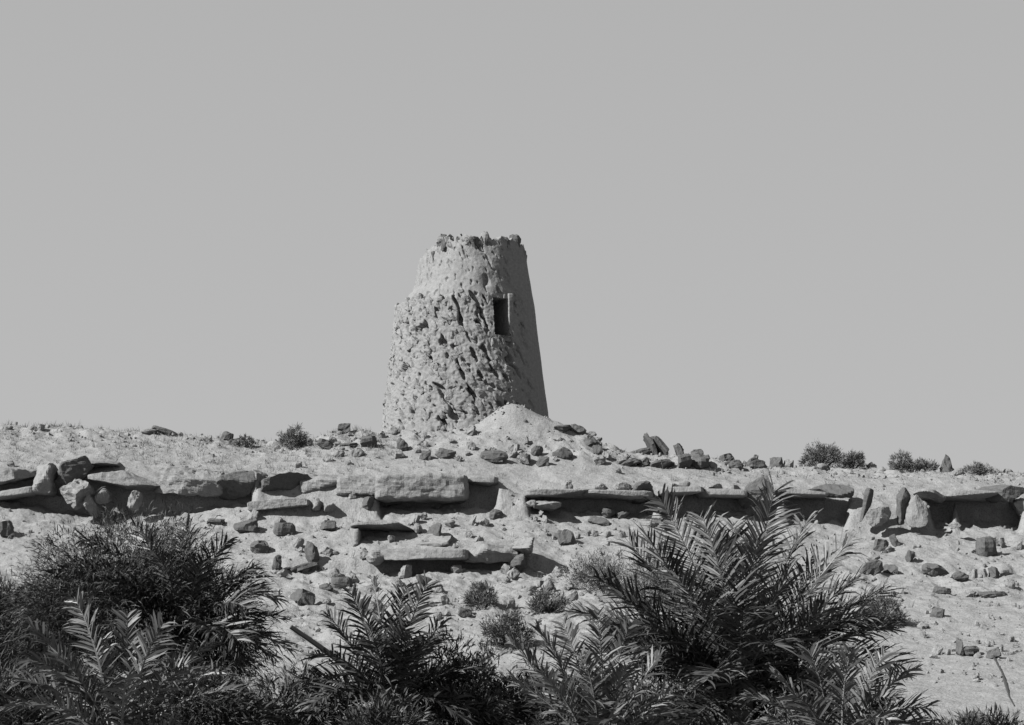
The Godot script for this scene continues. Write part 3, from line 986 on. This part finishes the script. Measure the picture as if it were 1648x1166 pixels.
func stems_mesh(radii: Vector3, low: float, n: int, thick: float, sd: int) -> ArrayMesh:
	var rng := RandomNumberGenerator.new()
	rng.seed = sd + 5
	var st := SurfaceTool.new()
	st.begin(Mesh.PRIMITIVE_TRIANGLES)
	st.set_smooth_group(-1)
	for i in n:
		var dirv := Vector3(rng.randfn(), absf(rng.randfn()) * 0.8 + 0.2, rng.randfn()).normalized()
		var a := Vector3(rng.randf_range(-1, 1), 0, rng.randf_range(-1, 1)) * thick * 2.0 + Vector3(0, low, 0)
		var c := dirv * radii * 0.85
		var b := (a + c) * 0.5 + Vector3(0, 0.12 * radii.y, 0)
		var path := [a, b, c]
		for k in 2:
			var r0: float = thick * [1.0, 0.6][k]
			var r1: float = thick * [0.6, 0.2][k]
			var dv: Vector3 = (path[k + 1] - path[k]).normalized()
			var s := dv.cross(Vector3(0.3, 0.1, 0.9)).normalized()
			var u := s.cross(dv)
			for e in 4:
				var o0 := s * cos(e * PI / 2) + u * sin(e * PI / 2)
				var o1 := s * cos((e + 1) * PI / 2) + u * sin((e + 1) * PI / 2)
				for q in [path[k] + o0 * r0, path[k] + o1 * r0, path[k + 1] + o0 * r1, path[k + 1] + o0 * r1, path[k] + o1 * r0, path[k + 1] + o1 * r1]: st.add_vertex(q)
	st.generate_normals()
	return st.commit()

func bush(px: float, py: float, d: float, rx: float, ry: float, clumps: int, leaves: int, size: float, width: float, droop: float, tone: float, called: String, label: String, category: String, group: String, sd: int) -> void:
	# px, py: middle of the crown's foot; rx, ry half width and height in photograph pixels
	var s := d / (F * cp)
	var c := at(px, py, d)
	var gy := ground(c.x, d)
	var radii := Vector3(rx * s, ry * s, maxf(rx * s * 0.75, 0.1))
	var root := thing(called, Vector3(c.x, gy, -d), label, category, group)
	var lift := c.y - gy
	var tall := lift > 0.8
	mesh_node("crown" if tall else "foliage", crown_mesh(radii, clumps, leaves, size, width, droop, tone, sd), M.leaf, root, Transform3D(Basis.IDENTITY, Vector3(0, lift, 0)))
	mesh_node("trunk" if tall else "stems", stems_mesh(radii, -lift - 0.1, 9 if tall else 7, 0.09 if tall else clampf(ry * s * 0.04, 0.008, 0.03), sd), M.bark, root, Transform3D(Basis.IDENTITY, Vector3(0, lift, 0)))

func shrub_on_ground(px: float, py: float, rx: float, ry: float, tone: float, label: String, sd: int, clumps := 26, group := "scrub along the skyline") -> void:
	var p := hit(px, py)
	bush(px, py, -p.z, rx, ry, int(clumps * 1.6), 50, 0.13, 0.010, 0.0, tone, "shrub", label, "shrub", group, sd)

func build_plants() -> void:
	# scrub on the skyline and the slope
	shrub_on_ground(472, 716, 24, 30, 0.10, "feathery grey shrub on the skyline left of the tower", 201, 40)
	shrub_on_ground(1322, 748, 38, 36, 0.07, "broad dark shrub on the skyline far right of the tower", 202, 70)
	shrub_on_ground(1374, 752, 20, 28, 0.07, "small dark shrub joined to the broad one's right side", 203, 34)
	shrub_on_ground(1450, 756, 20, 28, 0.08, "dark shrub on the skyline left of the leaning slab", 204, 34)
	shrub_on_ground(1488, 757, 26, 16, 0.07, "low dark scrub under the leaning slab on the skyline", 205, 30)
	shrub_on_ground(1575, 760, 26, 14, 0.12, "pale dry scrub on the skyline at far right", 206, 24)
	shrub_on_ground(396, 718, 18, 16, 0.12, "pale low scrub right of the forked skyline stone", 207, 18)
	shrub_on_ground(1420, 1004, 34, 46, 0.08, "grey bush on the slope at the tall palm's right side", 208, 60, "bushes on the slope")
	shrub_on_ground(970, 945, 62, 58, 0.10, "grey bush on the slope left of the tall palm", 209, 60, "bushes on the slope")
	shrub_on_ground(1045, 975, 62, 80, 0.10, "dense grey bush behind the tall palm's left fronds", 210, 70, "bushes on the slope")
	shrub_on_ground(775, 975, 26, 36, 0.07, "ragged dark bush above the bare patch of slope", 211, 34, "bushes on the slope")
	shrub_on_ground(880, 985, 36, 36, 0.07, "dark low bush above the spiky palm", 212, 40, "bushes on the slope")
	shrub_on_ground(812, 1040, 44, 60, 0.05, "dark ragged bush left of the spiky palm's fronds", 213, 50, "bushes on the slope")
	# big leafy tree at left
	bush(215, 1080, 33.5, 208, 235, 620, 110, 0.20, 0.008, 0.7, 0.035, "leafy_tree", "large dark round crowned tree filling the lower left", "tree", "", 301)
	bush(20, 1060, 34.0, 110, 130, 200, 100, 0.20, 0.008, 0.6, 0.03, "leafy_tree", "smaller dark tree at the lower left corner of the picture", "tree", "", 302)
	# low bushes along the bottom edge
	bush(470, 1190, 30.0, 110, 100, 130, 55, 0.24, 0.014, 0.5, 0.055, "grove_bush", "wide dark bush at the bottom left of the centre palm", "bush", "bushes in the palm grove", 303)
	bush(735, 1175, 30.5, 90, 125, 130, 55, 0.22, 0.014, 0.5, 0.05, "grove_bush", "dark bush at the bottom right of the centre palm", "bush", "bushes in the palm grove", 304)
	bush(840, 1190, 31.0, 80, 110, 110, 55, 0.22, 0.014, 0.5, 0.03, "grove_bush", "black bush at the bottom between the centre and spiky palms", "bush", "bushes in the palm grove", 305)
	bush(1090, 1190, 31.0, 110, 130, 130, 55, 0.22, 0.014, 0.5, 0.04, "grove_bush", "dark bush at the foot of the tall palm", "bush", "bushes in the palm grove", 306)
	bush(330, 1200, 29.0, 120, 120, 120, 55, 0.24, 0.014, 0.5, 0.03, "grove_bush", "dark bush at the bottom between left palm and centre palm", "bush", "bushes in the palm grove", 308)
	bush(930, 1215, 30.0, 90, 120, 110, 55, 0.22, 0.014, 0.5, 0.03, "grove_bush", "dark bush behind the spiky pale palm", "bush", "bushes in the palm grove", 309)
	bush(1250, 1200, 31.0, 130, 140, 140, 55, 0.22, 0.014, 0.5, 0.03, "grove_bush", "dark bush between the tallest palm and the low bushy palm", "bush", "bushes in the palm grove", 310)
	bush(620, 1215, 28.5, 80, 90, 110, 55, 0.2, 0.012, 0.5, 0.035, "grove_bush", "low dark bush in front of the centre palm's trunk", "bush", "bushes in the palm grove", 312)
	bush(1580, 1185, 33.0, 110, 30, 60, 40, 0.20, 0.014, 0.2, 0.04, "grove_bush", "low strip of dark scrub at the bottom right corner", "bush", "bushes in the palm grove", 307)
	# palms
	palm(195, 1190, 27.0, [[120, 960, 0.2, 0.1], [50, 1005, -0.3, 0.1], [205, 985, 0.3, 0.06], [265, 1000, -0.2, 0.1], [345, 1030, 0.2, 0.16], [20, 1090, 0.0, 0.2], [90, 1050, -0.8, 0.14], [300, 1070, -0.6, 0.18], [-30, 1140, 0.2, 0.2], [380, 1110, 0.0, 0.2]], 12, 1.9, 0.42, 0.06, "palm with light edged fronds in the lower left corner", 401)
	palm(625, 1130, 30.0, [[598, 925, 0.3, 0.04], [560, 945, -0.2, 0.08], [690, 935, 0.1, 0.08], [655, 940, 0.6, 0.05], [525, 985, 0.0, 0.1], [715, 1000, -0.3, 0.14], [775, 1075, 0.0, 0.18], [480, 1095, -0.4, 0.2], [590, 1000, -0.9, 0.1], [650, 1010, -0.8, 0.1]], 16, 1.7, 0.42, 0.035, "dark palm in the bottom centre of the picture", 402, [[468, 1008, -0.6]])
	palm(1190, 1130, 30.0, [[1248, 785, 0.2, 0.03], [1060, 800, -0.3, 0.06], [1180, 840, 0.8, 0.03], [1130, 830, -0.7, 0.05], [1300, 835, 0.5, 0.06], [1368, 868, -0.4, 0.1], [1425, 950, 0.3, 0.14], [1430, 1010, -0.3, 0.18], [1455, 1070, 0.4, 0.22], [1010, 870, 0.5, 0.1], [960, 930, -0.4, 0.14], [920, 985, 0.2, 0.18], [930, 1050, -0.5, 0.2], [1090, 930, -1.2, 0.1], [1270, 920, -1.2, 0.1], [1330, 980, -1.2, 0.14], [1220, 860, -0.6, 0.04], [1150, 870, 0.5, 0.05], [1320, 900, 0.2, 0.08], [1040, 860, -0.9, 0.08], [1380, 930, -0.9, 0.12], [1000, 960, -1.0, 0.14]], 26, 2.5, 0.68, 0.045, "tallest palm with broad fronds reaching up to the ledge", 403)
	palm(1345, 1215, 27.0, [[1500, 1140, 0.2, 0.3], [1475, 1075, -0.2, 0.24], [1425, 1050, 0.3, 0.16], [1370, 1045, -0.3, 0.1], [1300, 1045, 0.3, 0.12], [1240, 1080, -0.2, 0.2], [1520, 1185, -0.4, 0.4], [1440, 1120, -0.8, 0.3], [1280, 1120, -0.8, 0.24], [1200, 1120, 0.3, 0.24]], 12, 1.5, 0.40, 0.055, "low bushy palm at the bottom right with drooping fronds", 404)
	palm(965, 1215, 28.0, [[820, 1030, 0.2, 0.08], [862, 1005, -0.3, 0.06], [905, 1000, 0.3, 0.05], [960, 985, -0.2, 0.03], [1015, 1000, 0.3, 0.06], [1065, 1050, -0.2, 0.12], [830, 1100, 0.0, 0.18], [870, 1080, -0.7, 0.14], [1010, 1070, -0.8, 0.12], [1085, 1110, 0.2, 0.2], [940, 1060, -0.9, 0.08]], 12, 1.5, 0.42, 0.065, "spiky pale palm at the bottom left of the tallest palm", 405)
	palm(300, 1030, 33.0, [[445, 965, 0.2, 0.45], [415, 1020, -0.3, 0.5], [415, 915, 0.2, 0.35], [370, 868, -0.2, 0.25], [300, 842, 0.3, 0.1], [215, 842, -0.2, 0.15], [130, 868, 0.2, 0.25], [80, 925, -0.2, 0.4], [45, 985, 0.2, 0.5], [330, 900, -0.9, 0.2], [250, 890, -0.9, 0.2], [400, 980, -1.0, 0.4], [160, 940, -1.0, 0.4], [380, 1060, -0.8, 0.5]], 24, 1.9, 0.5, 0.035, "dark palm with arching fronds amid the large round tree at left", 406)
	bush(25, 1205, 27.5, 100, 120, 130, 60, 0.2, 0.012, 0.5, 0.03, "grove_bush", "dark bush in the bottom left corner beside the left palm", "bush", "bushes in the palm grove", 311)
	# root running down the bank at right
	var rp := [[1598, 1056], [1612, 1082], [1618, 1100], [1624, 1122], [1632, 1136]]
	var mm := SurfaceTool.new()
	mm.begin(Mesh.PRIMITIVE_TRIANGLES)
	mm.set_smooth_group(-1)
	var org := hit(1598, 1056)
	for i in 4:
		var a := hit(rp[i][0], rp[i][1]) - org + Vector3(0, 0.01, 0)
		var b := hit(rp[i + 1][0], rp[i + 1][1]) - org + Vector3(0, 0.01, 0)
		var dv := (b - a).normalized()
		var s := dv.cross(Vector3.UP).normalized()
		var u := s.cross(dv)
		for e in 5:
			var o0 := s * cos(e * TAU / 5) + u * sin(e * TAU / 5)
			var o1 := s * cos((e + 1) * TAU / 5) + u * sin((e + 1) * TAU / 5)
			var r0: float = [0.03, 0.02, 0.035, 0.016, 0.012][i]
			var r1: float = [0.03, 0.02, 0.035, 0.016, 0.012][i + 1]
			for q in [a + o0 * r0, a + o1 * r0, b + o0 * r1, b + o0 * r1, a + o1 * r0, b + o1 * r1]: mm.add_vertex(q)
	mm.generate_normals()
	var ro := mesh_node("dry_root", mm.commit(), M.dark, self, Transform3D(Basis.IDENTITY, org))
	tag(ro, "thin dark root running down the pale bank at lower right", "root")

# ================================================================ scene
func _ready() -> void:
	var cam := Camera3D.new()
	cam.name = "camera"
	cam.fov = 2.0 * rad_to_deg(atan(583.0 / F))
	cam.rotation.x = PITCH
	cam.near = 0.1
	cam.far = 3000.0
	add_child(cam)
	cam.current = true

	var env := Environment.new()
	env.background_mode = Environment.BG_SKY
	var sm := ProceduralSkyMaterial.new()
	sm.sky_top_color = grey(0.10)
	sm.sky_horizon_color = grey(0.242)
	sm.sky_curve = 1.0
	sm.ground_horizon_color = grey(0.2)
	sm.ground_bottom_color = grey(0.1)
	sm.sun_angle_max = 1.0
	var sky := Sky.new()
	sky.sky_material = sm
	env.sky = sky
	env.tonemap_mode = Environment.TONE_MAPPER_LINEAR
	env.tonemap_exposure = 2.12
	env.sdfgi_enabled = true
	env.ssao_enabled = true
	env.ssil_enabled = true
	var we := WorldEnvironment.new()
	we.name = "environment"
	we.environment = env
	add_child(we)

	var sun := DirectionalLight3D.new()
	sun.name = "sun"
	sun.light_energy = 1.6
	sun.light_color = Color(1.0, 1.0, 0.995)
	sun.light_angular_distance = 0.5
	sun.shadow_enabled = true
	add_child(sun)
	sun.look_at_from_position(Vector3(-0.70, 0.60, 0.40), Vector3.ZERO, Vector3.UP)

	rng0.seed = 4
	n_big.seed = 1
	n_big.frequency = 0.3
	n_mid.seed = 2
	n_mid.frequency = 1.0
	n_fine.seed = 3
	n_fine.frequency = 2.2
	n_rock.seed = 4
	n_rock.frequency = 1.0
	n_rock.fractal_octaves = 2
	n_gouge.seed = 5
	n_gouge.frequency = 1.0
	n_gouge.fractal_octaves = 2
	n_cell.seed = 6
	n_cell.frequency = 1.3
	for n in [n_big, n_mid, n_fine, n_rock, n_gouge, n_cell]: n.noise_type = FastNoiseLite.TYPE_SIMPLEX_SMOOTH

	build_materials()
	build_rock_library()
	build_ground()
	build_tower()
	build_ledges()
	build_stones()
	build_grass()
	build_plants()
